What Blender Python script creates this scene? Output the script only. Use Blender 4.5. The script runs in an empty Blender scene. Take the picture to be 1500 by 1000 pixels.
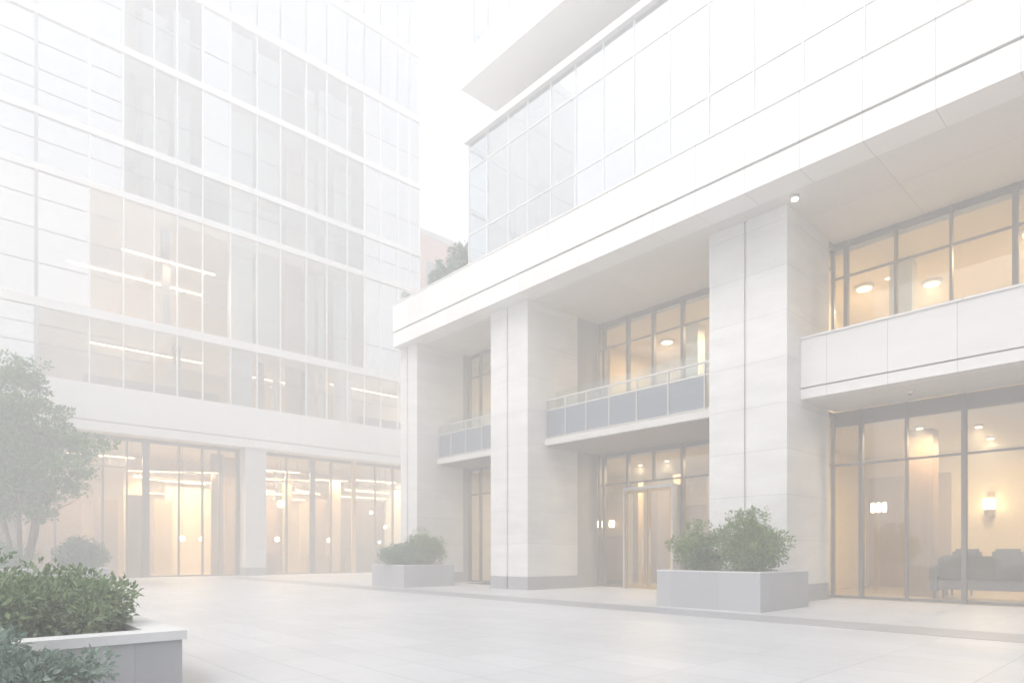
import bpy, bmesh, math, random
from mathutils import Vector, Matrix

# ------------------------------------------------------------------ scene, camera, light
sc = bpy.context.scene
COL = sc.collection
R = math.radians
rng = random.Random(7)

cam_d = bpy.data.cameras.new("camera")
cam = bpy.data.objects.new("camera", cam_d)
COL.objects.link(cam)
cam.location = (0, 0, 1.3)
cam.rotation_euler = (R(90), 0, -math.atan2(.67635, .73658))
cam_d.sensor_width = 36
cam_d.lens = 36 * 936.6 / 1500
cam_d.shift_y = 310 / 1500
cam_d.clip_end = 2000
sc.camera = cam

SUN_EL, SUN_AZ = R(56), math.atan2(-.92, -.10)      # azimuth: clockwise from +Y
w = bpy.data.worlds.new("World")
sc.world = w
w.use_nodes = True
nt = w.node_tree
bg = nt.nodes["Background"]
sky = nt.nodes.new("ShaderNodeTexSky")
sky.sky_type = 'NISHITA'
sky.sun_disc = False
sky.sun_elevation = SUN_EL
sky.sun_rotation = SUN_AZ
sky.air_density = 1.0
sky.dust_density = 3.0
sky.ozone_density = 0.3
hs = nt.nodes.new("ShaderNodeHueSaturation")      # high thin overcast: nearly colourless
hs.inputs["Saturation"].default_value = .3
nt.links.new(sky.outputs[0], hs.inputs["Color"])
nt.links.new(hs.outputs[0], bg.inputs[0])
bg.inputs[1].default_value = 0.15

sun_d = bpy.data.lights.new("sun", 'SUN')
sun_d.energy = 1.5
sun_d.angle = R(20)
sun_d.color = (1, .97, .93)
sun = bpy.data.objects.new("sun", sun_d)
COL.objects.link(sun)
sd = Vector((math.sin(SUN_AZ) * math.cos(SUN_EL), math.cos(SUN_AZ) * math.cos(SUN_EL), math.sin(SUN_EL)))
sun.rotation_euler = sd.to_track_quat('Z', 'Y').to_euler()
sun.location = (0, 0, 60)

sc.view_settings.view_transform = 'Standard'
sc.view_settings.look = 'None'
sc.view_settings.gamma = 1
sc.view_settings.exposure = 1.2
sc.cycles.max_bounces = 8
sc.cycles.volume_bounces = 3
sc.cycles.transparent_max_bounces = 24
sc.cycles.sample_clamp_indirect = 6
sc.cycles.use_denoising = True

HAZE_DENSITY = 0.0228
HAZE_TOP = 42.5

# ------------------------------------------------------------------ helpers
ORG = {}


class MB:
    """collects shapes in world metres, then links them as one mesh object"""

    def __init__(s):
        s.v, s.f = [], []

    def box(s, x0, x1, y0, y1, z0, z1):
        b = len(s.v)
        s.v += [(x, y, z) for z in (z0, z1) for y in (y0, y1) for x in (x0, x1)]
        s.f += [tuple(b + i for i in q) for q in
                ((0, 2, 3, 1), (4, 5, 7, 6), (0, 1, 5, 4), (2, 6, 7, 3), (0, 4, 6, 2), (1, 3, 7, 5))]
        return s

    def prism(s, outline, z0, z1):
        b, n = len(s.v), len(outline)
        s.v += [(x, y, z0) for x, y in outline] + [(x, y, z1) for x, y in outline]
        s.f += [tuple(b + i for i in range(n))[::-1], tuple(b + n + i for i in range(n))]
        s.f += [(b + i, b + (i + 1) % n, b + n + (i + 1) % n, b + n + i) for i in range(n)]
        return s

    def lathe(s, c, prof, n=20):
        """prof: list of (radius, z) from bottom to top round the vertical through c"""
        b = len(s.v)
        for r, z in prof:
            s.v += [(c[0] + r * math.cos(2 * math.pi * k / n), c[1] + r * math.sin(2 * math.pi * k / n), c[2] + z) for k in range(n)]
        m = len(prof)
        for i in range(m - 1):
            for k in range(n):
                s.f.append((b + i * n + k, b + i * n + (k + 1) % n, b + (i + 1) * n + (k + 1) % n, b + (i + 1) * n + k))
        s.f.append(tuple(b + k for k in range(n))[::-1])
        s.f.append(tuple(b + (m - 1) * n + k for k in range(n)))
        return s

    def tube(s, pts, rad, n=8):
        b = len(s.v)
        m = len(pts)
        for i, p in enumerate(pts):
            p = Vector(p)
            d = (Vector(pts[min(i + 1, m - 1)]) - Vector(pts[max(i - 1, 0)])).normalized()
            a = d.orthogonal().normalized()
            if abs(d.z) < .99:
                a = d.cross(Vector((0, 0, 1))).normalized()
            c = d.cross(a)
            for k in range(n):
                t = 2 * math.pi * k / n
                s.v.append(tuple(p + (a * math.cos(t) + c * math.sin(t)) * rad[i]))
        for i in range(m - 1):
            for k in range(n):
                s.f.append((b + i * n + k, b + i * n + (k + 1) % n, b + (i + 1) * n + (k + 1) % n, b + (i + 1) * n + k))
        s.f.append(tuple(b + k for k in range(n))[::-1])
        s.f.append(tuple(b + (m - 1) * n + k for k in range(n)))
        return s

    def leaf(s, p, d, nrm, L, W):
        """a small pointed leaf folded along its midrib"""
        b = len(s.v)
        side = d.cross(nrm).normalized()
        up = side.cross(d).normalized()
        m = p + d * (L * .45)
        s.v += [tuple(p), tuple(m + side * W * .5 + up * W * .18), tuple(p + d * L - up * L * .12), tuple(m - side * W * .5 + up * W * .18)]
        s.f += [(b, b + 1, b + 2), (b, b + 2, b + 3)]

    def build(s, name, mat, parent=None, bevel=0, smooth=False):
        o0 = ORG.get(parent, Vector((0, 0, 0))) if parent else Vector((0, 0, 0))
        me = bpy.data.meshes.new(name)
        me.from_pydata([(x - o0.x, y - o0.y, z - o0.z) for x, y, z in s.v], [], s.f)
        if bevel or smooth:
            bm = bmesh.new()
            bm.from_mesh(me)
            if bevel:
                bmesh.ops.bevel(bm, geom=[e for e in bm.edges if len(e.link_faces) == 2 and e.calc_face_angle(0) > .6],
                                offset=bevel, segments=2, affect='EDGES', clamp_overlap=True)
            bmesh.ops.recalc_face_normals(bm, faces=bm.faces)
            bm.to_mesh(me)
            bm.free()
        if smooth:
            for p in me.polygons:
                p.use_smooth = True
        me.materials.append(mat)
        o = bpy.data.objects.new(name, me)
        COL.objects.link(o)
        if parent:
            o.parent = parent
            ORG[o] = o0
        return o


def box(name, mat, parent, *a, bevel=0):
    return MB().box(*a).build(name, mat, parent, bevel)


def thing(name, label, cat, loc, group=None):
    o = bpy.data.objects.new(name, None)
    o.empty_display_size = .3
    COL.objects.link(o)
    o.location = loc
    ORG[o] = Vector(loc)
    tag(o, label, cat, group)
    return o


def tag(o, label, cat, group=None):
    o['label'] = label
    o['category'] = cat
    if group:
        o['group'] = group
    return o


def kind(o, k):
    o['kind'] = k
    return o


# ------------------------------------------------------------------ materials
def new_mat(name, col, rough=.6, metal=0., spec=.5):
    m = bpy.data.materials.new(name)
    m.use_nodes = True
    b = m.node_tree.nodes["Principled BSDF"]
    b.inputs["Base Color"].default_value = (*col, 1)
    b.inputs["Roughness"].default_value = rough
    b.inputs["Metallic"].default_value = metal
    b.inputs["Specular IOR Level"].default_value = spec
    return m


def mnode(nt, op, a, b=None, c=None):
    n = nt.nodes.new("ShaderNodeMath")
    n.operation = op
    for i, v in enumerate((a, b, c)):
        if v is None:
            continue
        if isinstance(v, (int, float)):
            n.inputs[i].default_value = v
        else:
            nt.links.new(v, n.inputs[i])
    return n.outputs[0]


def panel_mat(name, col, rough=.55, joints=(), var=.10, scale=1.2, stretch=(1, 1, 1), jcol=.62, jw=.014, bump=.15, spec=.4):
    """stone or concrete: cloudy variation, fine grain, panel tint, thin joints.
    joints: list of (axis, spacing, offset)"""
    m = new_mat(name, col, rough, spec=spec)
    t = m.node_tree
    b = t.nodes["Principled BSDF"]
    geo = t.nodes.new("ShaderNodeNewGeometry")
    mp = t.nodes.new("ShaderNodeMapping")
    mp.inputs["Scale"].default_value = stretch
    t.links.new(geo.outputs["Position"], mp.inputs[0])
    n1 = t.nodes.new("ShaderNodeTexNoise")
    n1.inputs["Scale"].default_value = scale
    n1.inputs["Detail"].default_value = 6
    n1.inputs["Roughness"].default_value = .62
    t.links.new(mp.outputs[0], n1.inputs[0])
    n2 = t.nodes.new("ShaderNodeTexNoise")
    n2.inputs["Scale"].default_value = 38
    n2.inputs["Detail"].default_value = 3
    t.links.new(geo.outputs["Position"], n2.inputs[0])
    v = mnode(t, 'MULTIPLY_ADD', n1.outputs[0], var * 2, 1 - var)
    v = mnode(t, 'MULTIPLY', v, mnode(t, 'MULTIPLY_ADD', n2.outputs[0], .08, .96))
    if joints:
        sep = t.nodes.new("ShaderNodeSeparateXYZ")
        t.links.new(geo.outputs["Position"], sep.inputs[0])
        mask = None
        cell = None
        for ax, spc, off in joints:
            q = mnode(t, 'DIVIDE', mnode(t, 'SUBTRACT', sep.outputs['XYZ'.index(ax)], off), spc)
            fr = mnode(t, 'ABSOLUTE', mnode(t, 'SUBTRACT', mnode(t, 'FRACT', q), .5))
            g = mnode(t, 'GREATER_THAN', fr, .5 - jw * .5 / spc)
            mask = g if mask is None else mnode(t, 'MAXIMUM', mask, g)
            cid = mnode(t, 'MULTIPLY', mnode(t, 'FLOOR', q), 7.31 if cell is None else 3.77)
            cell = cid if cell is None else mnode(t, 'ADD', cell, cid)
        wn = t.nodes.new("ShaderNodeTexWhiteNoise")
        wn.noise_dimensions = '1D'
        t.links.new(cell, wn.inputs['W'])
        v = mnode(t, 'MULTIPLY', v, mnode(t, 'MULTIPLY_ADD', wn.outputs[0], .09, .955))
        v = mnode(t, 'MULTIPLY', v, mnode(t, 'MULTIPLY_ADD', mask, jcol - 1, 1))
    mix = t.nodes.new("ShaderNodeVectorMath")
    mix.operation = 'SCALE'
    mix.inputs[0].default_value = col
    t.links.new(v, mix.inputs['Scale'])
    t.links.new(mix.outputs[0], b.inputs["Base Color"])
    bp = t.nodes.new("ShaderNodeBump")
    bp.inputs["Strength"].default_value = bump
    bp.inputs["Distance"].default_value = .01
    t.links.new(n2.outputs[0], bp.inputs["Height"])
    t.links.new(bp.outputs[0], b.inputs["Normal"])
    return m


def glass_mat(name, refl, tint=(.95, .97, .96), wob=0.0):
    m = bpy.data.materials.new(name)
    m.use_nodes = True
    t = m.node_tree
    t.nodes.clear()
    out = t.nodes.new("ShaderNodeOutputMaterial")
    mx = t.nodes.new("ShaderNodeMixShader")
    tr = t.nodes.new("ShaderNodeBsdfTransparent")
    tr.inputs[0].default_value = (*tint, 1)
    gl = t.nodes.new("ShaderNodeBsdfGlossy")
    gl.inputs["Roughness"].default_value = .015
    gl.inputs[0].default_value = (.96, .98, 1, 1)
    lw = t.nodes.new("ShaderNodeLayerWeight")
    lw.inputs[0].default_value = .35
    f = mnode(t, 'MULTIPLY_ADD', mnode(t, 'POWER', lw.outputs["Facing"], 3), .7, refl)
    f = mnode(t, 'MINIMUM', f, .9)
    t.links.new(f, mx.inputs[0])
    t.links.new(tr.outputs[0], mx.inputs[1])
    t.links.new(gl.outputs[0], mx.inputs[2])
    t.links.new(mx.outputs[0], out.inputs[0])
    if wob:
        geo = t.nodes.new("ShaderNodeNewGeometry")
        n = t.nodes.new("ShaderNodeTexNoise")
        n.inputs["Scale"].default_value = .45
        n.inputs["Detail"].default_value = 2
        t.links.new(geo.outputs["Position"], n.inputs[0])
        bp = t.nodes.new("ShaderNodeBump")
        bp.inputs["Strength"].default_value = wob
        bp.inputs["Distance"].default_value = .05
        t.links.new(n.outputs[0], bp.inputs["Height"])
        t.links.new(bp.outputs[0], gl.inputs["Normal"])
    return m


def emit_mat(name, col, s):
    m = bpy.data.materials.new(name)
    m.use_nodes = True
    t = m.node_tree
    t.nodes.clear()
    out = t.nodes.new("ShaderNodeOutputMaterial")
    e = t.nodes.new("ShaderNodeEmission")
    e.inputs[0].default_value = (*col, 1)
    e.inputs[1].default_value = s
    t.links.new(e.outputs[0], out.inputs[0])
    return m


def leaf_mat(name, c0, c1, c2):
    m = new_mat(name, c0, .5, spec=.35)
    t = m.node_tree
    b = t.nodes["Principled BSDF"]
    geo = t.nodes.new("ShaderNodeNewGeometry")
    cr = t.nodes.new("ShaderNodeValToRGB")
    cr.color_ramp.elements[0].color = (*c0, 1)
    cr.color_ramp.elements[1].color = (*c2, 1)
    e = cr.color_ramp.elements.new(.55)
    e.color = (*c1, 1)
    t.links.new(geo.outputs["Random Per Island"], cr.inputs[0])
    t.links.new(cr.outputs[0], b.inputs["Base Color"])
    tl = t.nodes.new("ShaderNodeBsdfTranslucent")
    t.links.new(cr.outputs[0], tl.inputs[0])
    mx = t.nodes.new("ShaderNodeMixShader")
    mx.inputs[0].default_value = .3
    t.links.new(b.outputs[0], mx.inputs[1])
    t.links.new(tl.outputs[0], mx.inputs[2])
    t.links.new(mx.outputs[0], t.nodes["Material Output"].inputs[0])
    return m


def wood_mat(name, c, var=.35, sc_=(2, 2, .12)):
    return panel_mat(name, c, .45, var=var, scale=6, stretch=sc_, bump=.05)


M = {
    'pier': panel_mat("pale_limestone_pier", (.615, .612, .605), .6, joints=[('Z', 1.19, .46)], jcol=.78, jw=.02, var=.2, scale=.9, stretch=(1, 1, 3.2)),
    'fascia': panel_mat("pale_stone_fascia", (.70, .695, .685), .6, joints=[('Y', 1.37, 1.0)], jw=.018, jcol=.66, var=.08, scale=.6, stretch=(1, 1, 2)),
    'white': panel_mat("white_render", (.82, .81, .80), .7, var=.03),
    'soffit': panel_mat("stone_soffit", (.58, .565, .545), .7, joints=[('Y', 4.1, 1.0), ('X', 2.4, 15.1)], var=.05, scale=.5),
    'parapet': panel_mat("pale_stone_parapet", (.65, .643, .635), .6, joints=[('Y', 1.42, 1.0)], var=.09, scale=.9, stretch=(1, .6, 3)),
    'band': panel_mat("white_spandrel_band", (.72, .72, .71), .5, joints=[('X', 2.8, .2)], var=.04, scale=.5),
    'lcol': panel_mat("light_grey_stone", (.54, .55, .56), .55, joints=[('Z', 1.15, .46)], var=.06, scale=.9),
    'plinth': panel_mat("grey_granite_plinth", (.30, .305, .325), .5, joints=[('Y', 1.0, .3)], var=.14, scale=3, jcol=.75),
    'concrete': panel_mat("grey_concrete_planter", (.35, .355, .37), .65, joints=[('Y', 1.25, .15), ('X', 1.25, .2)], var=.09, scale=1.6, jcol=.82, jw=.008),
    'cap': panel_mat("pale_concrete_rim", (.58, .585, .59), .6, var=.08, scale=2),
    'soil': panel_mat("dark_soil", (.06, .045, .035), .9, var=.5, scale=9, bump=.8),
    'paving': panel_mat("pale_stone_paving", (.46, .468, .485), .42, joints=[('Y', 1.2, .4), ('X', .6, .1)], var=.2, scale=.35, jcol=.72, jw=.016, spec=.5),
    'strip': panel_mat("grey_stone_paving", (.29, .295, .315), .45, joints=[('Y', .9, .4), ('X', .45, 12.3)], var=.12, scale=.7, jcol=.85, jw=.01),
    'frame': new_mat("bronze_grey_frame", (.17, .165, .165), .4, .4),
    'frame_light': new_mat("pale_metal_frame", (.55, .55, .54), .35, .5),
    'mull': new_mat("light_aluminium_mullion", (.74, .75, .75), .5, .1),
    'mull_dark': new_mat("grey_mullion", (.38, .39, .41), .4, .4),
    'louvre': new_mat("blue_grey_louvre", (.27, .30, .345), .5, .2),
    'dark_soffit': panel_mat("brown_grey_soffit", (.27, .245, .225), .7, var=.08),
    'slab': panel_mat("pale_concrete_edge", (.55, .54, .52), .7, var=.06),
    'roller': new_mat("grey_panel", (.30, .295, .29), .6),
    'glass': glass_mat("clear_shop_glass", .07, wob=.05),
    'glass_rail': glass_mat("balustrade_glass", .07, (.93, .955, .95)),
    'glass_left': glass_mat("coated_glass", .17, (.88, .90, .90), .35),
    'glass_left_sky': glass_mat("sky_reflection_glass", .5, (.80, .83, .83), .35),  # same glass, reflectance raised to imitate bays mirroring bright sky
    'glass_tower': glass_mat("coated_tower_glass", .50, (.76, .80, .82), .06),
    'plaster': panel_mat("warm_plaster_wall", (.64, .52, .34), .8, var=.06),
    'ceiling': panel_mat("cream_ceiling", (.66, .59, .48), .8, var=.03),
    'int_floor': panel_mat("polished_sand_floor", (.50, .42, .30), .25, joints=[('X', .9, 0), ('Y', .9, 0)], var=.1),
    'wood': wood_mat("brown_wood_panel", (.26, .165, .10)),
    'wood_dark': wood_mat("dark_wood_panel", (.13, .09, .065)),
    'wood_pale': wood_mat("pale_wood_panel", (.52, .38, .22), .2),
    'inner_grey': panel_mat("grey_inner_wall", (.15, .145, .14), .8, var=.08),
    'inner_mid': panel_mat("mid_grey_blind", (.38, .39, .37), .8, var=.1),
    'inner_white': panel_mat("white_inner_wall", (.66, .68, .66), .8, var=.05),
    'inner_warm': panel_mat("tan_inner_wall", (.40, .275, .165), .8, var=.12, scale=.4),
    'fabric': panel_mat("dark_grey_fabric", (.075, .075, .08), .9, var=.2, scale=12),
    'black': new_mat("black_metal", (.03, .03, .03), .4, .6),
    'brass': new_mat("aged_brass", (.45, .32, .15), .35, .8),
    'mat': panel_mat("dark_door_mat", (.10, .105, .115), .95, var=.2, scale=20),
    'brick': panel_mat("red_brick_wall", (.46, .24, .17), .8, joints=[('Z', .35, 0)], var=.15, scale=.3, jcol=.8),
    'dark_glass': new_mat("dark_window_glass", (.08, .09, .10), .1),
    'roof': panel_mat("grey_roof", (.35, .35, .35), .9),
    'bark': panel_mat("grey_brown_bark", (.20, .165, .13), .9, var=.4, scale=9, stretch=(1, 1, .25), bump=.6),
    'lamp_warm': emit_mat("warm_lamp", (1, .80, .50), 5.5),
    'lamp_dish': emit_mat("warm_dish", (1, .82, .55), 2.2),
    'lamp_strip': emit_mat("warm_strip", (1, .76, .44), 5.5),
    'lamp_soft': emit_mat("soft_lamp_shade", (1, .80, .52), 4),
    'lamp_white': emit_mat("white_downlight", (1, .95, .88), 5),
    'leaf_tree': leaf_mat("tree_leaf", (.05, .13, .03), (.09, .20, .05), (.18, .30, .09)),
    'leaf_box': leaf_mat("boxwood_leaf", (.07, .14, .03), (.13, .23, .05), (.25, .34, .09)),
    'leaf_blue': leaf_mat("bluish_leaf", (.07, .14, .085), (.11, .20, .12), (.19, .28, .17)),
    'leaf_front': leaf_mat("shrub_leaf", (.12, .18, .10), (.19, .27, .14), (.30, .37, .20)),
    'leaf_pale': leaf_mat("pale_bluish_leaf", (.13, .20, .17), (.20, .28, .23), (.30, .38, .31)),
    'leaf_grass': leaf_mat("terrace_leaf", (.09, .17, .08), (.16, .26, .12), (.27, .36, .19)),
}

# ------------------------------------------------------------------ ground
kind(MB().box(-190, 190, -190, 190, -.4, 0).build("ground", M['paving']), 'structure')
kind(MB().box(11.75, 12.95, -40, 37, .001, .005).build("path", M['strip']), 'structure')

# ------------------------------------------------------------------ right building
FX = 15.1                  # fascia front
rb = thing("stone_office_building", "white stone office building with deep canopy, tall square piers and louvred balconies", "building", (20, 6, 0))


def pier(x0, xb, y0, y1, yg):
    def outline(e=0):
        return [(x0 - e, y0 - e), (xb, y0 - e), (xb, y1 + e), (x0 - e, y1 + e), (x0 - e, yg + .04), (x0 + .07, yg + .04), (x0 + .07, yg - .04), (x0 - e, yg - .04)]
    p = MB().prism(outline(), .46, 10.33).build("pier", M['pier'], rb)
    MB().prism(outline(.004), 0.0, .458).build("plinth", M['plinth'], p)


pier(15.5, 18.0, 22.88, 24.16, 23.62)
pier(15.7, 18.35, 16.28, 18.28, 17.34)
pier(16.4, 19.1, 7.36, 9.58, 8.50)
pier(16.4, 19.1, -3.6, -1.4, -2.5)

fa = MB().box(FX, 15.9, -12, 24.13, 10.3, 10.90).build("canopy_edge", M['fascia'], rb)
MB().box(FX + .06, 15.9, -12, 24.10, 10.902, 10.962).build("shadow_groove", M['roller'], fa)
MB().box(FX - .015, 15.9, -12, 24.145, 10.964, 12.12).build("parapet_panel", M['fascia'], fa)
MB().box(FX - .04, 15.95, -12, 24.165, 12.122, 12.17).build("coping", M['fascia'], fa)
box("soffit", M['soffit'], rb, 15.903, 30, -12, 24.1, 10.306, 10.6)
box("terrace_slab", M['slab'], rb, 15.953, 30, -12, 24.1, 10.602, 12.0)
box("end_wall", M['pier'], rb, 18.2, 30, 23.6, 24.09, 0, 10.303)
box("back_wall", M['slab'], rb, 30.003, 30.4, -12, 24.1, 0, 12.0)
box("end_wall", M['pier'], rb, 15.6, 30, -12, -11.6, 0, 10.303)
# wall stubs between piers and glass line
box("return_panel", M['roller'], rb, 18.353, 19.55, 16.30, 16.55, 0, 10.303)
box("return_panel", M['pier'], rb, 18.353, 19.7, 16.553, 18.26, 0, 10.303)
box("return_panel", M['roller'], rb, 18.003, 18.5, 22.90, 23.55, 0, 10.303)
box("return_panel", M['pier'], rb, 19.103, 19.7, 8.7, 9.56, 0, 10.303)

GX = 19.6
# intermediate floor: balconies and parapet
def balcony(y0, y1, posts, xb, fx=16.55):
    b = MB().box(fx, xb, y0, y1, 5.2, 5.43).build("balcony", M['slab'], rb)
    n = len(posts) - 1
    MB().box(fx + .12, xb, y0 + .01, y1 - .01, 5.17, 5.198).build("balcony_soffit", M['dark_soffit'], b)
    MB().box(fx + .05, fx + .09, y0, y1, 6.44, 6.49).box(fx + .05, fx + .09, y0, y1, 5.46, 5.50).build("louvre_rail", M['frame_light'], b)
    MB().box(fx + .04, fx + .10, y0, y1, 6.80, 6.85).build("handrail", M['frame_light'], b)
    for i in range(n):
        a, c = posts[i], posts[i + 1]
        m = MB()
        k = 15
        for j in range(k):
            z = 5.51 + j * (.92 / k)
            m.prism([(fx + .075, a + .02), (fx + .085, a + .02), (fx + .085, c - .02), (fx + .075, c - .02)], z, z + .008)
            m.box(fx + .06, fx + .075, a + .02, c - .02, z + .006, z + .040)
        m.box(fx + .088, fx + .10, a + .02, c - .02, 5.505, 6.435)
        m.build("louvre_panel", M['louvre'], b)
        MB().box(fx + .064, fx + .076, a + .02, c - .02, 6.495, 6.795).build("glass_strip", M['glass_rail'], b)
    for p in posts[:-1] if y1 > 17 else posts:
        MB().box(fx + .035, fx + .105, p - .018, p + .018, 5.432, 6.80).build("post", M['frame_light'], b)
    # second, taller glass screen standing behind
    MB().box(fx + .55, fx + .56, y0 + .02, y1 - .02, 5.44, 7.25).build("glass_screen", M['glass_rail'], b)
    return b


balcony(9.6, 16.27, [16.22, 15.30, 14.35, 13.35, 12.25, 11.08, 9.85], GX - .03)
balcony(18.3, 22.87, [22.83, 21.95, 20.95, 19.9, 18.8, 18.35], 18.36)
pb = MB().box(17.2, 17.6, -1.38, 7.355, 5.4, 5.66).build("parapet", M['parapet'], rb)
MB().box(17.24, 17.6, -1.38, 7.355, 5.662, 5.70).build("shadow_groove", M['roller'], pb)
MB().box(17.19, 17.6, -1.38, 7.355, 5.702, 6.98).build("parapet_panel", M['parapet'], pb)
MB().box(17.15, 17.62, -1.38, 7.355, 6.982, 7.03).build("coping", M['fascia'], pb)
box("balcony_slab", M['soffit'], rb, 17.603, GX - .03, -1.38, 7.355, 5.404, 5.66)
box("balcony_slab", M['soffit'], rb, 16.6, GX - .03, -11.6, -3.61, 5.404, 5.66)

# shop front glazing
def glazing(y_list, z0, zt, z1, name, thick=(), header=.16, hmat='frame', x=GX):
    """bays between the y's; transom at zt"""
    for i in range(len(y_list) - 1):
        a, c = sorted((y_list[i], y_list[i + 1]))
        f = MB().box(x - .04, x + .04, a + .03, c - .03, z1 - header, z1).build(name, M[hmat], rb)
        MB().box(x - .03, x + .03, a + .03, c - .03, z0, z0 + .07).build("sill", M[hmat], f)
        MB().box(x - .03, x + .03, a + .03, c - .03, zt - .03, zt + .03).build("transom", M[hmat], f)
        MB().box(x - .008, x + .008, a + .03, c - .03, z0 + .072, zt - .032).build("pane", M['glass'], f)
        MB().box(x - .008, x + .008, a + .03, c - .03, zt + .032, z1 - header - .002).build("pane", M['glass'], f)
    for y in y_list:
        wd = .055 if y in thick else .03
        MB().box(x - .09, x + .06, y - wd + .001, y + wd - .001, z0, z1).build("mullion", M['frame'], rb)


glazing([16.2, 15.97, 14.82, 13.68, 12.46, 11.3, 10.1, 9.7], 5.44, 9.28, 10.30, "balcony_window", (15.97, 14.82, 13.68, 12.46))
glazing([7.06, 5.78, 4.50, 3.18, 1.8, .4, -1.0, -3.9, -5.5, -7, -8.5, -10, -11.5], 5.67, 9.28, 10.30, "balcony_window", (7.06, 3.18))
glazing([22.85, 22.1, 20.9, 19.6, 18.4], 5.44, 9.28, 10.30, "balcony_window", (20.9,), x=18.4)
glazing([22.85, 22.1, 20.9, 19.6, 18.4], .02, 3.96, 5.19, "shop_window", (20.9,), x=18.4)
box("interior_floor", M['int_floor'], rb, 18.5, GX + .097, 18.3, 23.55, .002, .02)
box("interior_slab", M['ceiling'], rb, 18.5, GX + .097, 18.3, 23.55, 4.96, 5.42)
glazing([16.2, 15.97, 14.82], .02, 3.96, 5.19, "shop_window", (15.97, 14.82))
glazing([12.46, 11.2, 9.9], .02, 3.96, 5.19, "shop_window", (12.46,))
glazing([6.66, 5.52, 4.22, 2.8, 1.3, -.2, -1.2, -3.9, -5.5, -7, -8.5, -10, -11.5], .02, 3.85, 5.39, "shop_window", (6.66, 4.22), header=.42)
# return panes beside pier three
for z0, z1, nm in ((.02, 5.39, "shop_window"), (5.67, 10.30, "balcony_window")):
    f = MB().box(19.12, 19.538, 7.40, 7.46, z1 - .16, z1).build(nm, M['frame'], rb)
    MB().box(19.12, 19.538, 7.40, 7.46, z0, z0 + .07).build("sill", M['frame'], f)
    MB().box(19.12, 19.538, 7.40, 7.46, z0 + 3.83, z0 + 3.88).build("transom", M['frame'], f)
    MB().box(19.12, 19.538, 7.42, 7.436, z0 + .072, z0 + 3.828).box(19.12, 19.538, 7.42, 7.436, z0 + 3.882, z1 - .162).build("pane", M['glass'], f)
    box("mullion", M['frame'], rb, 19.54, 19.66, 7.39, 7.48, z0, z1)
for y0, y1, z0, zt, z1, nm, hd in ((6.722, 7.388, .02, 3.85, 5.39, "shop_window", .42), (7.122, 7.388, 5.67, 9.28, 10.30, "balcony_window", .16)):
    f = MB().box(GX - .04, GX + .04, y0, y1, z1 - hd, z1).build(nm, M['frame'], rb)
    MB().box(GX - .03, GX + .03, y0, y1, z0, z0 + .07).build("sill", M['frame'], f)
    MB().box(GX - .03, GX + .03, y0, y1, zt - .03, zt + .03).build("transom", M['frame'], f)
    MB().box(GX - .008, GX + .008, y0, y1, z0 + .072, zt - .032).build("pane", M['glass'], f)
    MB().box(GX - .008, GX + .008, y0, y1, zt + .032, z1 - hd - .002).build("pane", M['glass'], f)

# entrance: glazed portal with two pull doors
en = MB().box(GX - .06, GX + .06, 12.52, 14.76, 3.93, 3.99).box(GX - .06, GX + .06, 12.52, 14.76, 5.03, 5.19).build("entrance", M['frame'], rb)
MB().box(GX - .008, GX + .008, 12.53, 13.66, 3.992, 5.028).box(GX - .008, GX + .008, 13.70, 14.75, 3.992, 5.028).build("pane", M['glass'], en)
box("mullion", M['frame'], rb, GX - .09, GX + .06, 13.661, 13.699, 3.992, 5.028)
MB().box(GX - .55, GX - .03, 12.53, 12.60, .02, 3.62).box(GX - .55, GX - .03, 14.60, 14.67, .02, 3.62) \
    .box(GX - .55, GX - .03, 12.53, 14.67, 3.622, 3.72).build("portal_frame", M['frame_light'], en)
MB().box(GX - .008, GX + .008, 12.53, 14.75, 3.73, 3.928).build("pane", M['glass'], en)
for a, c, h in ((12.62, 13.58, 13.45), (13.62, 14.58, 13.75)):
    d = MB().box(GX - .50, GX - .44, a, a + .06, .03, 3.6).box(GX - .50, GX - .44, c - .06, c, .03, 3.6) \
        .box(GX - .50, GX - .44, a + .061, c - .061, .03, .17).box(GX - .50, GX - .44, a + .061, c - .061, 3.5, 3.6).build("door", M['brass'], rb)
    MB().box(GX - .475, GX - .465, a + .061, c - .061, .172, 3.498).build("pane", M['glass'], d)
    MB().tube([(GX - .58, h, .9), (GX - .58, h, 2.2)], [.018, .018]).build("handle", M['frame_light'], d)

# interior of the podium
box("interior_floor", M['int_floor'], rb, GX + .1, 27, -11.6, 23.6, .002, .02)
box("interior_slab", M['ceiling'], rb, GX + .1, 27, -11.6, 23.6, 4.96, 5.42)
box("interior_ceiling", M['ceiling'], rb, GX + .1, 27, -11.6, 23.6, 10.02, 10.3)
box("interior_wall", M['plaster'], rb, 27.003, 27.3, -11.6, 23.6, .02, 10.3)
box("interior_wall", M['plaster'], rb, 21.5, 26.99, 9.0, 9.2, .022, 4.955)
box("interior_wall", M['plaster'], rb, 21.2, 26.99, 19.6, 19.8, .022, 4.955)
box("interior_wall", M['plaster'], rb, 21.5, 26.99, 9.0, 9.2, 5.425, 10.015)
box("interior_wall", M['plaster'], rb, 21.2, 26.99, 17.0, 17.2, 5.425, 10.015)
box("interior_pillar", M['wood'], rb, 21.7, 22.3, 5.45, 6.2, .022, 4.955)
box("wood_panel", M['wood'], rb, 26.9, 26.998, 6.2, 8.9, .022, 4.2)
box("wood_panel", M['wood'], rb, 26.9, 26.998, 13.0, 18.6, .022, 3.6)
box("wood_panel", M['wood_dark'], rb, 23.4, 23.5, 16.2, 19.55, .022, 4.0)
box("wood_panel", M['wood_dark'], rb, 22.6, 22.7, 10.6, 12.5, .022, 3.8)
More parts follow.
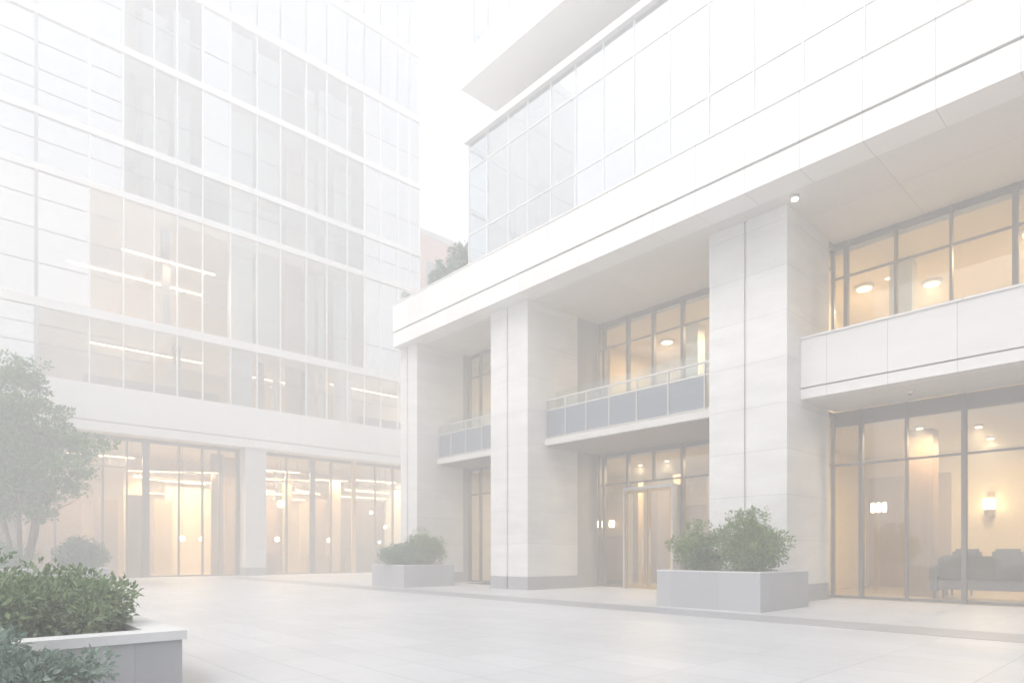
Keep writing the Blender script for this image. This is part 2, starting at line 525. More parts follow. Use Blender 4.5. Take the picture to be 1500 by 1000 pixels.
for y0, y1, x, h, mt in ((12.7, 13.2, 22.4, 4.2, 'wood_dark'), (13.9, 14.3, 21.8, 4.4, 'wood'), (14.9, 15.9, 23.0, 4.0, 'wood_dark'), (15.95, 16.15, 22.0, 4.3, 'wood_pale'), (11.4, 11.8, 21.4, 3.6, 'wood')):
    box("wood_panel", M[mt], rb, x, x + .1, y0, y1, .022, h)
box("interior_pillar", M['inner_white'], rb, 21.6, 22.1, 13.1, 13.7, 5.425, 10.015)
box("interior_pillar", M['inner_white'], rb, 21.4, 21.9, 5.9, 6.5, 5.425, 10.015)
box("wood_panel", M['wood'], rb, 24.0, 24.1, 14.3, 16.6, 5.425, 9.4)
box("wood_panel", M['wood'], rb, 22.0, 22.1, 19.85, 22.2, .022, 4.6)

# tower above the canopy
TX = 15.4
tm = [19.26, 18.16, 16.99, 16.0, 14.88, 13.78, 12.63, 11.47, 10.25, 9.02, 7.76, 6.53, 5.18, 3.8, 2.47, 1.1, -.3, -1.7]
for i in range(len(tm) - 1):
    a, c = tm[i + 1], tm[i]
    for z0, z1 in ((12.18, 13.47), (13.53, 15.97), (16.03, 17.02)):
        box("tower_window", M['glass_tower'], rb, TX + .03, TX + .05, a + .02, c - .02, z0, z1)
for y in tm:
    box("tower_mullion", M['mull'], rb, TX + .005, TX + .12, y - .013, y + .013, 12.175, 17.03)
for z in (13.5, 16.0):
    box("transom", M['mull'], rb, TX + .012, TX + .10, -12, 19.235, z - .016, z + .016)
box("tower_wall", M['slab'], rb, TX + .01, TX + .3, -12, -1.73, 12.175, 17.03)
co = MB().box(TX - .14, TX + .6, -12, 19.36, 17.035, 17.22).box(TX - .08, TX + .6, -12, 19.32, 17.222, 17.34).build("cornice", M['fascia'], rb)
box("tower_floor", M['white'], rb, TX + .3, 29.5, -12, 19.2, 17.036, 17.2)
box("inner_wall", M['inner_grey'], rb, 19.0, 19.2, -12, 19.2, 12.01, 17.03)
box("inner_wall", M['inner_white'], rb, 17.2, 17.9, 18.0, 18.5, 12.01, 17.03)
box("inner_wall", M['inner_white'], rb, 16.8, 17.6, 14.6, 15.1, 12.01, 17.03)
box("inner_wall", M['inner_grey'], rb, 16.6, 17.4, 11.9, 12.5, 12.01, 17.03)
box("tower_side_glass", M['glass_tower'], rb, TX + .14, 29.5, 19.19, 19.21, 12.175, 17.03)
box("recessed_wall", M['fascia'], rb, 18.4, 29.5, -12, 18.8, 17.345, 18.8)
ov = MB().box(14.9, 29.5, -12, 19.12, 18.803, 20.0).build("overhang_slab", M['white'], rb)
for i in range(len(tm) - 1):
    a, c = tm[i + 1], tm[i]
    box("upper_window", M['glass_tower'], rb, TX + .03, TX + .05, a + .02, min(c, 19.0) - .02, 20.02, 27.0)
for i in range(0, len(tm), 1):
    box("tower_mullion", M['mull'], rb, TX - .03, TX + .10, min(tm[i], 19.0) - .019, min(tm[i], 19.0) + .019, 20.005, 27.02)
box("tower_wall", M['slab'], rb, TX + .01, TX + .3, -12, -1.73, 20.005, 27.02)
box("inner_wall", M['inner_grey'], rb, 18.0, 18.2, -12, 18.9, 20.005, 27.02)
box("tower_side_glass", M['glass_tower'], rb, TX + .14, 29.5, 18.96, 18.98, 20.005, 27.02)
box("roof", M['fascia'], rb, 14.95, 29.5, -12, 19.1, 27.025, 28.0)

# ------------------------------------------------------------------ left building
LY = 38.0
lb = thing("glass_office_building", "tall glass office building with white floor bands above a lit ground floor", "building", (14, 40, 0))
lm = [-1.6, 1.2, 3.93, 6.09, 7.58, 9.01, 10.14, 11.44, 12.95, 14.47, 15.87, 17.51, 18.88, 20.31, 21.56, 22.81, 24.16, 25.11, 25.98]
rows = [(9.86, 13.16), (13.60, 19.68), (20.02, 22.38), (22.72, 27.18), (27.52, 31.9)]
for i in range(len(lm) - 1):
    for ri, (z0, z1) in enumerate(rows):
        br = lm[i] < (3, 6, 7.5, 7.5, 7.5)[ri]  # bays hand-picked for the imitated sky reflection, stepped by storey
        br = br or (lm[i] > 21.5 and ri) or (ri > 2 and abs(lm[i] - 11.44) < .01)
        box("window", M['glass_left_sky' if br else 'glass_left'], lb, lm[i] + .03, lm[i + 1] - .03, LY + .05, LY + .07, z0 + .01, z1 - .01)
for i, x in enumerate(lm):
    dark = i in (2,)
    wd = .07 if dark else .026
    m = MB()
    for z0, z1 in rows:
        m.box(x - wd, x + wd, LY - (.06 if dark else .02), LY + .14, z0 + .004, z1 - .004)
    m.build("mullion", M['mull_dark' if dark else 'mull'], lb)
for z0, z1 in [(13.16, 13.60), (19.68, 20.02), (22.38, 22.72), (27.18, 27.52), (31.9, 32.3)]:
    box("floor_band", M['band'], lb, -12, 26.05, LY - .07, LY + .2, z0, z1)
for z in (15.27, 11.4, 21.2, 24.6, 29.4):
    m = MB()
    for i in range(len(lm) - 1):
        m.box(lm[i] + .08, lm[i + 1] - .08, LY + .01, LY + .048, z - .02, z + .02)
    m.build("transom", M['mull_dark'], lb)
# extra slim rails on the left bays
for z in (16.9, 18.4, 12.3, 25.9, 23.6):
    m = MB()
    for i in range(0, 4):
        m.box(lm[i] + .08, lm[i + 1] - .08, LY + .012, LY + .048, z - .018, z + .018)
    m.build("transom", M['mull_dark'], lb)
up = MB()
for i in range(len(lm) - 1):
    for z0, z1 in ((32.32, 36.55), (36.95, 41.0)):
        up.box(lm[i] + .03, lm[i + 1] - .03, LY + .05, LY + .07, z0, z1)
kind(up.build("window", M['glass_left_sky'], lb), 'stuff')
box("floor_band", M['band'], lb, -12, 26.05, LY - .07, LY + .2, 36.55, 36.95)
box("parapet", M['band'], lb, -12, 26.05, LY - .07, LY + .3, 41.003, 41.8)
box("inner_wall", M['inner_grey'], lb, -1.5, 25.9, 42, 42.2, 32.62, 41.0)
box("solid_wall", M['band'], lb, -12, -1.65, LY + .02, LY + .3, 9.84, 41.0)
box("roof", M['roof'], lb, -12, 26, LY + .303, 54, 41.003, 41.3)
# base band and canopy
bb = MB().box(-12, 26.05, LY - .10, LY + .5, 8.02, 9.84).build("base_band", M['band'], lb)
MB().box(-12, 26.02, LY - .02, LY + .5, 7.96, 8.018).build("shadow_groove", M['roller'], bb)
MB().box(-12, 26.05, LY - .10, LY + .5, 7.5, 7.958).build("canopy_edge", M['band'], bb)
box("soffit", M['ceiling'], lb, -12, 26, LY + .503, 47, 7.505, 7.8)
# floors and walls inside
for z in (13.2, 19.72, 22.42, 27.22):
    box("floor_slab", M['ceiling'], lb, -1.5, 25.9, LY + .21, 46, z, z + .35)
box("floor_slab", M['ceiling'], lb, -1.5, 25.9, LY + .51, 46, 9.4, 9.8)
for (z0, z1), mt in zip(rows, ('inner_warm', 'inner_warm', 'inner_grey', 'inner_grey', 'inner_grey')):
    box("inner_wall", M[mt], lb, -1.5, 25.9, 45, 45.2, z0 - .03, z1 + .03)
box("end_wall", M['band'], lb, 25.9, 26.0, LY + .22, 54, 0, 41.0)
box("back_wall", M['band'], lb, -12, 25.9, 54, 54.3, 0, 41.0)
x = 7.7
screens = []
while x < 21.4:
    wd = rng.choice((.35, .5, .7, 1.0, 1.3))
    if not (12.4 < x + wd and x < 14.5):
        screens.append((x, x + wd, rng.choice(('inner_white', 'inner_warm', 'wood_dark', 'inner_mid', 'inner_white', None, None)), rng.uniform(.5, 2.6)))
    x += wd + rng.choice((0.05, .2, .5))
screens.append((13.05, 14.45, 'inner_white', .7))
for x0, x1, mt, dy in screens:
    if mt is None:
        continue
    for ri, (z0, z1) in enumerate(rows):
        if rng.random() < .15 and x0 != 13.05:
            continue
        if ri < 2 and x0 < 12.4:
            continue
        box("inner_screen", M[mt], lb, x0, x1, LY + dy, LY + dy + .12, z0 - .02, z1)
# inner columns in the second storey
for x in (10.5, 15.3, 18.1):
    box("inner_column", M['inner_grey'], lb, x, x + .35, LY + 2, LY + 2.4, 9.83, 13.16)
    box("inner_column", M['inner_grey'], lb, x - .6, x - .2, LY + 2, LY + 2.4, 13.57, 19.7)
box("inner_counter", M['wood_dark'], lb, 6.0, 12.6, LY + .9, LY + 1.3, 9.81, 10.5)
box("inner_counter", M['wood_dark'], lb, 21.7, 25.6, LY + .9, LY + 1.3, 9.81, 10.6)
# ground floor
sx = 1.012
gcol = MB().box(13.80, 15.02, LY + .06, LY + 1.3, .46, 7.503).build("column", M['lcol'], lb)
MB().box(13.795, 15.025, LY + .055, LY + 1.3, 0, .458).build("plinth", M['plinth'], gcol)
c2 = MB().box(-.2, 1.0, LY + .06, LY + 1.3, .46, 7.503).build("column", M['lcol'], lb)
MB().box(-.205, 1.005, LY + .055, LY + 1.3, 0, .458).build("plinth", M['plinth'], c2)
GY = LY + 1.1
gm = [1.1, 2.9, 4.8, 6.85, 7.95, 8.85, 10.5, 11.75, 12.65, 13.75]
gm2 = [15.1, 16.7, 18.4, 19.7, 21.35, 23.0, 24.4, 25.85]
for L in (gm, gm2):
    for i in range(len(L) - 1):
        a, c = L[i] + .04, L[i + 1] - .04
        f = MB().box(a, c, GY - .03, GY + .03, 7.3, 7.5).build("shop_window", M['frame'], lb)
        MB().box(a, c, GY - .03, GY + .03, .0, .08).build("sill", M['frame'], f)
        MB().box(a, c, GY - .02, GY + .02, 5.86, 5.9).build("transom", M['frame'], f)
        MB().box(a, c, GY - .008, GY + .008, .082, 5.858).box(a, c, GY - .008, GY + .008, 5.902, 7.298).build("pane", M['glass'], f)
    for x in L:
        wd = .17 if x in (8.85, 18.4) else (.14 if x in (21.35, 15.1, 13.75) else .04)
        mt = M['wood_pale'] if x == 21.35 else M['frame']
        box("mullion", mt, lb, x - wd + .002, x + wd - .002, GY - .10, GY + .08, 0, 7.5)
box("interior_floor", M['int_floor'], lb, -11, 25.9, GY + .1, 47, .002, .02)
box("interior_wall", M['inner_warm'], lb, -11, 25.9, 47.003, 47.2, .02, 7.5)
for x0, x1, y, h, mt in ((6.9, 8.0, 41.5, 4.3, 'wood'), (8.3, 9.2, 40.9, 4.6, 'wood_dark'), (11.3, 14.2, 45.0, 5.6, 'plaster'), (10.2, 11.2, 43.0, 4.6, 'wood_pale'),
                         (15.3, 18.0, 43.5, 5.0, 'wood'), (18.9, 19.6, 42.0, 4.8, 'wood_pale'), (19.8, 21.0, 42.5, 5.1, 'wood'), (21.8, 25.8, 42.5, 5.2, 'wood_dark'),
                         (17.3, 17.9, 41.0, 5.9, 'wood_pale'), (4.0, 6.5, 43.0, 4.4, 'wood'), (14.0, 15.2, 42.2, 7.4, 'wood'), (12.9, 13.6, 41.2, 7.4, 'wood_dark'), (8.9, 9.9, 44.6, 6.2, 'wood_pale'), (18.0, 18.8, 44.0, 7.0, 'wood_dark'), (20.9, 21.7, 41.6, 7.2, 'wood_pale'), (1.2, 3.6, 42.0, 5.0, 'wood_dark')):
    box("wood_panel", M[mt], lb, x0, x1, y, y + .15, .022, h)
box("display_counter", M['wood_dark'], lb, 15.6, 17.0, 41.2, 41.9, .022, 1.3)
box("display_counter", M['wood'], lb, 19.2, 20.6, 41.0, 41.6, .022, 1.2)
box("display_counter", M['wood_dark'], lb, 22.0, 25.2, 40.8, 41.5, .022, 1.6)

# ------------------------------------------------------------------ far brick building
fb = thing("brick_building", "distant red brick building in the gap between the two office buildings", "building", (40, 55, 0))
box("wall", M['brick'], fb, 33.0, 46, 49, 62, 0, 30.6)
box("roof", M['roof'], fb, 32.8, 46.2, 48.8, 62.2, 30.603, 31.1)
for r in range(6):
    for k in range(3):
        x = 34.2 + k * 3.9
        f = box("window", M['frame'], fb, x, x + 1.8, 48.93, 48.998, 6 + r * 4, 8.4 + r * 4)
        box("pane", M['dark_glass'], fb and f, x + .1, x + 1.7, 48.915, 48.928, 6.1 + r * 4, 8.3 + r * 4)

LAMP_POWER = .30
LEFT = 1.35             # the shop strip lights of the glass building are longer and brighter
# ------------------------------------------------------------------ lamps (all lit in the photograph)
def area(parent, loc, sx_, sy_, power, col=(1, .73, .42), down=True):
    d = bpy.data.lights.new("lamp_light", 'AREA')
    d.shape = 'RECTANGLE'
    d.size, d.size_y = sx_, sy_
    d.energy = power * LAMP_POWER
    d.color = col
    o = bpy.data.objects.new("lamp_light", d)
    COL.objects.link(o)
    o.parent = parent
    o.location = Vector(loc) - ORG[parent]
    return o


def strip(x0, y0, x1, y1, z, label, group, power=0, wd=.07, name="strip_light"):
    cx, cy = (x0 + x1) / 2, (y0 + y1) / 2
    t = thing(name, label, "ceiling light", (cx, cy, z), group)
    L = math.hypot(x1 - x0, y1 - y0)
    a = math.atan2(y1 - y0, x1 - x0)
    hs = MB().box(cx - L / 2, cx + L / 2, cy - wd, cy + wd, z, z + .10).build("housing", M['ceiling'], t)
    df = MB().box(cx - L / 2 + .02, cx + L / 2 - .02, cy - wd + .01, cy + wd - .01, z - .03, z - .002).build("diffuser", M['lamp_strip'], t)
    t.rotation_euler = (0, 0, a)
    if z > 16 or z < 7:
        for k in (-.45, .45):
            MB().tube([(cx + k * L, cy, z + .101), (cx + k * L, cy, 19.7 if z > 16 else 7.5)], [.01, .01], 6).build("hanger", M['frame'], t)
    if power:
        area(t, (cx, cy, z - .06), L * .9, .3, power * (LEFT * .62 if z > 9 else LEFT), (1, .72, .42))
    return t


G1 = "strip lights on the shop ceiling of the glass building"
for x0, y0, x1, y1, z, lab, p in (
        (5.5, 40.6, 8.6, 40.4, 6.6, "short warm strip light near the tree in the glass building's shop", 420),
        (8.9, 43.4, 13.2, 40.9, 6.2, "slanting warm strip light left of the grey column in the shop", 480),
        (9.2, 43.6, 14.4, 44.2, 5.9, "deep set warm strip light left of the grey column in the shop", 420),
        (15.2, 40.6, 18.2, 40.5, 6.6, "frontmost warm strip light right of the grey column in the shop", 420),
        (15.3, 42.4, 19.4, 41.4, 6.2, "slanting warm strip light between column and pale wood mullion", 300),
        (16.0, 44.6, 20.8, 44.8, 5.7, "deepest warm strip light right of the grey column in the shop", 420),
        (19.6, 41.9, 22.0, 41.1, 6.4, "warm strip light crossing behind the pale wood mullion", 300),
        (22.2, 40.7, 25.6, 40.6, 6.5, "warm strip light in the dark end bay beside the stone pier", 320),
        (9.3, 41.4, 12.9, 42.3, 5.6, "thin warm strip light rising leftwards left of the grey column", 0),
        (9.2, 46.2, 14.2, 46.1, 5.2, "thin warm strip light farthest back left of the grey column", 0),
        (15.4, 43.1, 18.1, 42.6, 5.3, "thin warm strip light second from the back right of the grey column", 0),
        (18.6, 42.0, 21.2, 43.8, 5.6, "thin warm strip light rising towards the pale wood mullion", 0),
        (18.7, 46.2, 21.1, 46.0, 5.3, "thin warm strip light farthest back before the pale wood mullion", 0),
        (22.0, 41.5, 25.7, 41.7, 5.8, "thin warm strip light behind the first one in the dark end bay", 0),
        (22.0, 42.2, 25.7, 42.0, 5.4, "lowest thin warm strip light in the dark end bay", 0)):
    strip(x0, y0, x1, y1, z, lab, G1, p, .05 if p else .03)
G2 = "strip lights in the second glazed storey"
for x0, x1, y, lab, p in ((7.8, 12.6, 39.6, "upper row strip light glowing behind the second glazed storey", 500),
                          (5.6, 12.4, 41.2, "lower row strip light glowing behind the second glazed storey", 500),
                          (15.2, 16.0, 39.8, "short strip light beside the white screen in the second glazed storey", 140)):
    strip(x0, y, x1, y, 17.7 if y < 40 else 16.9, lab, G2, p, .09)
G3 = "strip lights in the first glazed storey"
for x0, x1, y, lab, p in ((6.5, 12.4, 41.0, "strip light in the first glazed storey above the tree top", 420),
                          (20.2, 25.6, 40.2, "front strip light in the first glazed storey beside the stone pier", 300),
                          (15.4, 19.6, 42.0, "rear strip light in the first glazed storey right of the white screen", 300)):
    strip(x0, y, x1, y, 12.75, lab, G3, p, .06)


def globe(c, r, label, group):
    r *= .8
    t = thing("globe_lamp", label, "lamp", (c[0], c[1], c[2] + r), group)
    prof = [(r * math.sin(math.pi * k / 10) + .001, -r * math.cos(math.pi * k / 10)) for k in range(11)]
    MB().lathe(c, prof, 16).build("globe", M['lamp_soft'], t, smooth=True)
    MB().tube([(c[0], c[1], c[2] + r + .002), (c[0], c[1], 7.4)], [.012, .012], 6).build("cord", M['black'], t)
    return t


G4 = "globe lamps in the shop of the glass building"
for x, y, z, r, lab in ((10.9, 39.9, 2.15, .20, "larger glowing globe lamp left of the grey column"),
                        (12.0, 40.2, 2.15, .15, "smaller glowing globe lamp nearest the grey column's left"),
                        (17.0, 40.7, 4.5, .30, "big high globe lamp right of the grey column"),
                        (16.6, 40.3, 2.2, .2, "low globe lamp right of the grey column"),
                        (20.4, 40.7, 2.2, .22, "globe lamp above the counter beside the pale wood mullion"),
                        (23.4, 40.3, 4.2, .16, "small high globe lamp in the dark end bay"),
                        (24.6, 40.4, 3.2, .16, "middle globe lamp in the dark end bay"),
                        (24.0, 40.2, 2.1, .13, "lowest globe lamp in the dark end bay")):
    globe((x, y, z), r, lab, G4)


def dish(x, y, z, r, label, power, group="round ceiling lamps inside the stone building", mat='lamp_dish'):
    t = thing("ceiling_lamp", label, "ceiling light", (x, y, z), group)
    MB().lathe((x, y, z), [(r * .75, .0), (r, .03), (r, .08)], 24).build("rim", M['frame_light'], t)
    MB().lathe((x, y, z), [(r * .7, -.03), (r * .73, -.002)], 24).build("diffuser", M[mat], t)
    if power:
        area(t, (x, y, z - .08), r, r, power)
    return t


for x, y, lab, p in ((22.6, 7.6, "round ceiling lamp upstairs nearest the third pier", 260),
                     (23.8, 6.0, "round ceiling lamp upstairs behind the white inner column", 260),
                     (22.0, 3.2, "round ceiling lamp upstairs at the photo's right edge", 300),
                     (21.8, 11.8, "round ceiling lamp upstairs over the middle balcony door", 260),
                     (22.4, 15.0, "round ceiling lamp upstairs by the grey return panel", 260),
                     (21.5, 21.0, "round ceiling lamp upstairs between first and second pier", 260)):
    dish(x, y, 9.93, .30, lab, p)
for x, y, lab, p in ((21.0, 5.6, "small round downlight above the dark sofa's left end", 160),
                     (22.0, 4.4, "small round downlight over the middle of the sofa", 200),
                     (24.5, 4.6, "small round downlight in front of the wall lamp", 220),
                     (21.2, 14.2, "small downlight inside behind the entrance doors", 220),
                     (21.4, 15.6, "small downlight left of the entrance over the dark cabinet", 220),
                     (21.4, 11.2, "small downlight right of the entrance behind the third pier", 220),
                     (21.4, 20.8, "small downlight in the narrow shop bay between first and second pier", 220)):
    dish(x, y, 4.88, .11, lab, p, "small downlights on the ground floor ceiling")

t = dish(16.15, 7.05, 10.224, .11, "white recessed downlight in the canopy soffit beside the third pier", 0, None, 'lamp_white')
t.name = "soffit_downlight"
t = thing("smoke_detector", "small round smoke detector under the right hand parapet soffit", "detector", (18.35, 5.1, 5.40))
MB().lathe((18.35, 5.1, 5.40), [(.09, -.07), (.12, -.03), (.12, .002)], 20).build("casing", M['frame_light'], t)
MB().lathe((18.35, 5.1, 5.40), [(.03, -.10), (.05, -.072)], 16).build("sensor_head", M['frame'], t)

# floor lamp and wall lamp of the right hand room
t = thing("floor_lamp", "tall floor lamp with three glowing shades left of the brown pillar", "lamp", (23.0, 7.3, .02))
MB().lathe((23.0, 7.3, .02), [(.2, 0), (.2, .03), (.03, .06)], 20).build("base", M['brass'], t)
MB().tube([(23.0, 7.3, .08), (23.0, 7.3, 2.6)], [.02, .02]).build("pole", M['brass'], t)
MB().box(22.98, 23.02, 7.11, 7.49, 2.602, 2.64).build("arm", M['brass'], t)
for dy in (-.17, 0, .17):
    MB().lathe((23.0, 7.3 + dy, 2.645), [(.05, 0), (.065, .04), (.065, .27), (.045, .31)], 16).build("lamp_shade", M['lamp_warm'], t)
t = thing("wall_lamp", "glowing wall lamp with a wide round shade above the dark sofa", "lamp", (26.99, 5.05, 3.0))
MB().box(26.94, 26.99, 4.95, 5.15, 2.55, 3.4).build("back_plate", M['brass'], t)
MB().lathe((26.7, 5.05, 2.8), [(.13, 0), (.18, .04), (.18, .34), (.13, .38)], 20).build("lamp_shade", M['lamp_warm'], t)
MB().lathe((26.7, 5.05, 2.55), [(.05, 0), (.12, .05), (.16, .24)], 16).build("bracket", M['brass'], t)
for y, z, lab in ((18.5, 2.6, "glowing wall lamp left of the entrance above the dark cabinet"), (19.2, 2.6, "smaller glowing wall lamp behind the leftmost entrance pane")):
    t = thing("wall_lamp", lab, "lamp", (23.38, y, z), "wall lamps left of the entrance")
    MB().box(23.34, 23.398, y - .06, y + .06, z - .15, z + .15).build("back_plate", M['brass'], t)
    MB().lathe((23.2, y, z - .1), [(.08, 0), (.13, .05), (.11, .3)], 16).build("lamp_shade", M['lamp_warm'], t)

# furniture seen through the glass
t = thing("sofa", "long dark grey sofa behind the right hand shop window", "sofa", (21.6, 3.7, .02))
MB().box(21.0, 22.0, 2.3, 5.15, .30, .58).build("seat", M['fabric'], t, .03)
MB().box(20.9, 21.2, 2.3, 5.15, .585, 1.22).build("backrest", M['fabric'], t, .06)
for a in (2.1, 5.16):
    MB().box(20.9, 22.0, a, a + .19, .25, .95).build("armrest", M['fabric'], t, .04)
for a, c in ((20.95, 2.2), (20.95, 5.2), (21.9, 2.2), (21.9, 5.2)):
    MB().box(a, a + .06, c, c + .06, .02, .25).build("leg", M['black'], t)
for y in (2.7, 3.6, 4.5):
    MB().box(21.05, 21.3, y - .33, y + .33, 1.0, 1.42).build("cushion", M['fabric'], t, .07)
t = thing("armchair", "dark armchair standing left of the long sofa behind the glass", "armchair", (22.8, 5.0, .02))
MB().box(22.5, 23.2, 4.75, 5.35, .28, .55).build("seat", M['fabric'], t, .04)
MB().box(22.4, 22.6, 4.7, 5.4, .553, 1.25).build("backrest", M['fabric'], t, .06)
for a, c in ((22.5, 4.78), (22.5, 5.27), (23.1, 4.78), (23.1, 5.27)):
    MB().box(a, a + .05, c, c + .05, .02, .278).build("leg", M['black'], t)
t = thing("cabinet", "tall dark cabinet behind the glass left of the entrance doors", "cabinet", (21.5, 16.8, .02))
MB().box(21.2, 21.8, 16.3, 17.3, .12, 2.0).build("case", M['black'], t)
MB().box(21.19, 21.198, 16.33, 16.79, .18, 1.94).build("door", M['wood_dark'], t)
MB().box(21.19, 21.198, 16.81, 17.27, .18, 1.94).build("door", M['wood_dark'], t)
MB().box(21.24, 21.76, 16.35, 17.25, .02, .118).build("plinth", M['black'], t)
tag(MB().box(17.2, 19.2, 18.9, 21.6, .002, .02).build("door_mat", M['mat']), "dark rectangular door mat on the paving between first and second pier", "mat")

# ------------------------------------------------------------------ planters
def planter(x0, x1, y0, y1, h, label, wall=.09, cap=False):
    t = thing("planter", label, "planter", ((x0 + x1) / 2, (y0 + y1) / 2, 0), "stone planters on the plaza")
    hb = h - .09 if cap else h
    def ring(m, e, z0, z1, wl):
        m.box(x0 - e, x1 + e, y0 - e, y0 + wl, z0, z1).box(x0 - e, x1 + e, y1 - wl, y1 + e, z0, z1)
        m.box(x0 - e, x0 + wl, y0 + wl, y1 - wl, z0, z1).box(x1 - wl, x1 + e, y0 + wl, y1 - wl, z0, z1)
        return m
    ring(MB(), 0, 0, hb, wall).build("wall", M['concrete'], t)
    if cap:
        ring(MB(), .035, hb + .002, h, .28).build("rim", M['cap'], t)
    else:
        ring(MB(), .006, h + .002, h + .03, wall + .05).build("rim", M['cap'], t)
    MB().box(x0 + wall, x1 - wall, y0 + wall, y1 - wall, h - .35, h - .06).build("soil", M['soil'], t)
    return t


planter(13.47, 15.95, 6.63, 9.32, .86, "grey stone planter with two bushes before the third pier")
planter(13.3, 15.66, 20.5, 22.84, .83, "grey stone planter with two clipped bushes before the first pier")
planter(-3.5, 5.3, 29.0, 32.4, .71, "low grey planter holding the tree")
planter(-3.2, 1.86, 6.81, 10.2, .55, "foreground planter with a wide pale rim", .2, True)


# ------------------------------------------------------------------ vegetation
def rnd_unit():
    while True:
        v = Vector((rng.uniform(-1, 1), rng.uniform(-1, 1), rng.uniform(-1, 1)))
        if .05 < v.length < 1:
            return v.normalized()


def clump_leaves(m, c, r, n, L, up=.5, flat=.8):
    for _ in range(n):
        d = rnd_unit()
        rr = r * (rng.random() ** .45)
        p = c + Vector((d.x * rr, d.y * rr, d.z * rr * flat))
        dirv = (d + rnd_unit() * .7 + Vector((0, 0, up * .4))).normalized()
        nrm = (rnd_unit() * .6 + Vector((0, 0, up)) + d * .5).normalized()
        if abs(dirv.dot(nrm)) > .95:
            nrm = dirv.orthogonal()
        s = rng.uniform(.7, 1.25)
        m.leaf(p, dirv, nrm, L * s, L * .52 * s)


def shrub(name, label, c, rx, ry, h, mat, L=.07, clumps=46, per=110, stems=7, cr=.26, cat="bush", group=None, base=None, open_bottom=.12, spikes=0):
    """c: base centre; an uneven mass of leaf clumps on thin stems"""
    c = Vector(c)
    t = thing(name, label, cat, c, group)
    m, st = MB(), MB()
    cents = []
    for i in range(clumps):
        d = rnd_unit()
        k = rng.uniform(.55, 1.0) if i % 4 else rng.uniform(.1, .6)
        z = h * (open_bottom + (1 - open_bottom) * (.5 + .5 * d.z * k)) - cr * .4
        p = c + Vector((d.x * rx * k, d.y * ry * k, max(.05, z)))
        p += Vector((rng.gauss(0, .04), rng.gauss(0, .04), rng.gauss(0, .05)))
        cents.append(p)
        clump_leaves(m, p, cr * rng.uniform(.6, 1.2) * (rx + ry) * .55 ** .5, per, L)
    for i in range(spikes):
        a = rng.uniform(0, 6.28)
        q = rng.uniform(0, .8)
        p0 = c + Vector((math.cos(a) * rx * q, math.sin(a) * ry * q, h * .85))
        for k in range(16):
            p = p0 + Vector((rng.gauss(0, .03), rng.gauss(0, .03), k * .022))
            clump_leaves(m, p, .04, 2, L * .9)
    for i in range(stems):
        a = rng.uniform(0, 6.28)
        b = c + Vector((math.cos(a) * rx * .35 * rng.random(), math.sin(a) * ry * .35 * rng.random(), 0))
        e = cents[rng.randrange(len(cents))]
        mid = (b + e) / 2 + Vector((rng.gauss(0, .04), rng.gauss(0, .04), .05))
        st.tube([tuple(b), tuple(mid), tuple(e)], [.018, .013, .006], 5)
    m.build("foliage", M[mat], t)
    st.build("stem", M['bark'], t)
    return t


PB = "bushes in the stone planters"
shrub("bush", "wider taller leafy bush at the right end of the planter before the third pier", (14.55, 7.45, .8), .80, .74, 1.42, 'leaf_box', .085, 80, 115, 16, .29, group=PB, spikes=14, open_bottom=.14)
shrub("bush", "smaller leafy bush at the left end of the planter before the third pier", (14.45, 8.72, .8), .55, .58, 1.16, 'leaf_box', .085, 60, 110, 14, .27, group=PB, spikes=8, open_bottom=.14)
shrub("bush", "rounded light green clipped bush in the planter before the first pier", (14.95, 21.35, .77), .86, .8, 1.42, 'leaf_box', .085, 60, 130, 8, .24, group=PB, open_bottom=.05)
shrub("bush", "low bluish clipped bush in the planter before the first pier", (14.0, 21.8, .77), .85, .95, .92, 'leaf_blue', .08, 60, 120, 6, .22, group=PB, open_bottom=.02)
shrub("bush", "small round bush below the tree at the right end of its planter", (4.55, 30.1, .65), .85, .9, 1.2, 'leaf_blue', .12, 40, 120, 5, .34, group=PB)
shrub("bush", "low bush around the tree trunk in the rear planter", (1.4, 29.9, .65), 1.5, .8, .95, 'leaf_blue', .12, 50, 120, 5, .34, group=PB)
FBG = "shrubs in the foreground planter"
shrub("shrub", "broad dense shrub filling the right end of the foreground planter", (.80, 8.1, .48), .84, .86, .60, 'leaf_front', .07, 80, 210, 6, .24, group=FBG, open_bottom=.0)
shrub("shrub", "yellowish green shrub in the middle of the foreground planter", (-.45, 8.0, .48), .8, .85, .66, 'leaf_front', .07, 80, 210, 6, .24, group=FBG, open_bottom=.0)
shrub("shrub", "shrub at the photo's left edge in the foreground planter", (-1.6, 8.3, .48), .8, .85, .7, 'leaf_front', .07, 60, 170, 6, .24, group=FBG, open_bottom=.0)
shrub("shrub", "bluish shrub hiding the front wall of the foreground planter", (.28, 6.1, 0), .74, .5, .66, 'leaf_pale', .065, 95, 210, 6, .24, group=FBG, open_bottom=.0)
TG = "plants on the canopy terrace"
shrub("terrace_plant", "tall feathery plant on the canopy terrace beside the tower corner", (15.6, 20.1, 12.0), .42, .7, 1.45, 'leaf_pale', .10, 34, 90, 8, .26, "plant", TG, spikes=8)
shrub("terrace_plant", "feathery plant on the canopy terrace before the brick building", (15.6, 21.45, 12.0), .36, .5, 1.2, 'leaf_pale', .10, 24, 90, 6, .24, "plant", TG, spikes=4)
shrub("terrace_plant", "small low plant at the far end of the canopy terrace", (15.5, 23.2, 12.0), .32, .5, .62, 'leaf_pale', .08, 14, 70, 4, .2, "plant", TG)


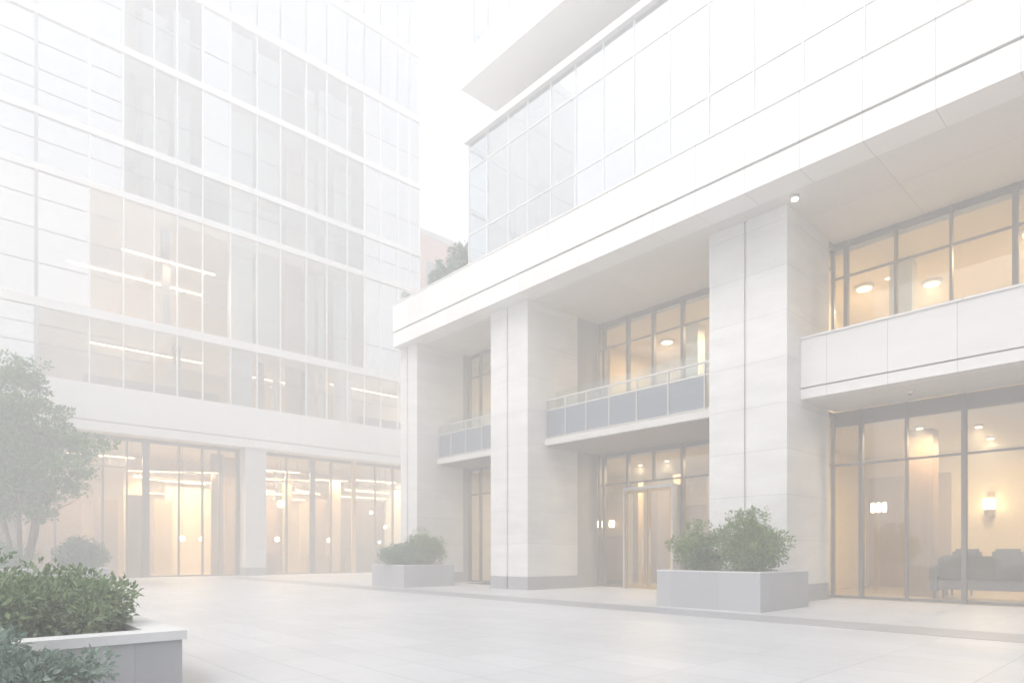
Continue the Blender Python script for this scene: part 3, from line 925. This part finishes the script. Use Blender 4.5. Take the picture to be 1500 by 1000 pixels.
def tree(x, y, z, k0):
    t = thing("plaza_tree", "leafy green multi stemmed tree rising from the low grey planter", "tree", (x, y, z))
    tr, cr = MB(), MB()
    base = Vector((x, y, z - .06))
    for i in range(7):
        a = i * .9 + rng.uniform(-.2, .2)
        e = base + Vector((math.cos(a) * rng.uniform(.5, 1.2), math.sin(a) * rng.uniform(.5, 1.2), rng.uniform(1.7, 3.8))) * k0
        b = base + Vector((math.cos(a) * .10, math.sin(a) * .10, 0)) * k0
        p1 = b + (e - b) * .33 + Vector((0, 0, .25 * k0))
        p2 = b + (e - b) * .68 + Vector((rng.gauss(0, .08), rng.gauss(0, .08), .12)) * k0
        tr.tube([tuple(b), tuple(p1), tuple(p2), tuple(e)], [.055 * k0, .045 * k0, .032 * k0, .015 * k0], 8)
        for k in range(5):
            s_ = p1.lerp(e, rng.uniform(.2, .95))
            q = s_ + Vector((rng.gauss(0, .6), rng.gauss(0, .6), rng.uniform(.1, .8))) * k0
            tr.tube([tuple(s_), tuple((s_ + q) / 2 + Vector((0, 0, .06))), tuple(q)], [.03 * k0, .02 * k0, .008 * k0], 5)
    tr.build("trunk", M['bark'], t)
    c = base + Vector((-.24, .05, 2.9)) * k0
    for i in range(185):
        d = rnd_unit()
        k = rng.uniform(.5, 1.02) if i % 5 else rng.uniform(.1, .5)
        hgt = d.z * k
        taper = 1.0 - .6 * max(0, hgt) ** 1.1 if hgt > 0 else 1.0 - .35 * max(0, -hgt - .3)
        p = c + Vector((d.x * k * 2.0 * taper, d.y * k * 2.0 * taper, hgt * (2.55 if hgt > 0 else 1.75))) * k0
        for _ in range(3):
            q = p + Vector((rng.gauss(0, .17), rng.gauss(0, .17), rng.gauss(0, .08))) * k0
            clump_leaves(cr, q, rng.uniform(.16, .34) * k0, 62, .16, .6, .5)
    cr.build("crown", M['leaf_tree'], t)


tree(2.75, 30.9, .71, 1.56)

# ------------------------------------------------------------------ haze
hz = MB().box(-195, 195, -195, 195, -1.4, HAZE_TOP).build("haze", None)
hz.data.materials.clear()
hm = bpy.data.materials.new("pale_haze")
hm.use_nodes = True
ht = hm.node_tree
ht.nodes.clear()
ho = ht.nodes.new("ShaderNodeOutputMaterial")
hv = ht.nodes.new("ShaderNodeVolumePrincipled")
hv.inputs["Color"].default_value = (.985, .985, .985, 1)
hv.inputs["Density"].default_value = HAZE_DENSITY
hv.inputs["Anisotropy"].default_value = .2
ht.links.new(hv.outputs[0], ho.inputs["Volume"])
hz.data.materials.append(hm)
kind(hz, 'stuff')
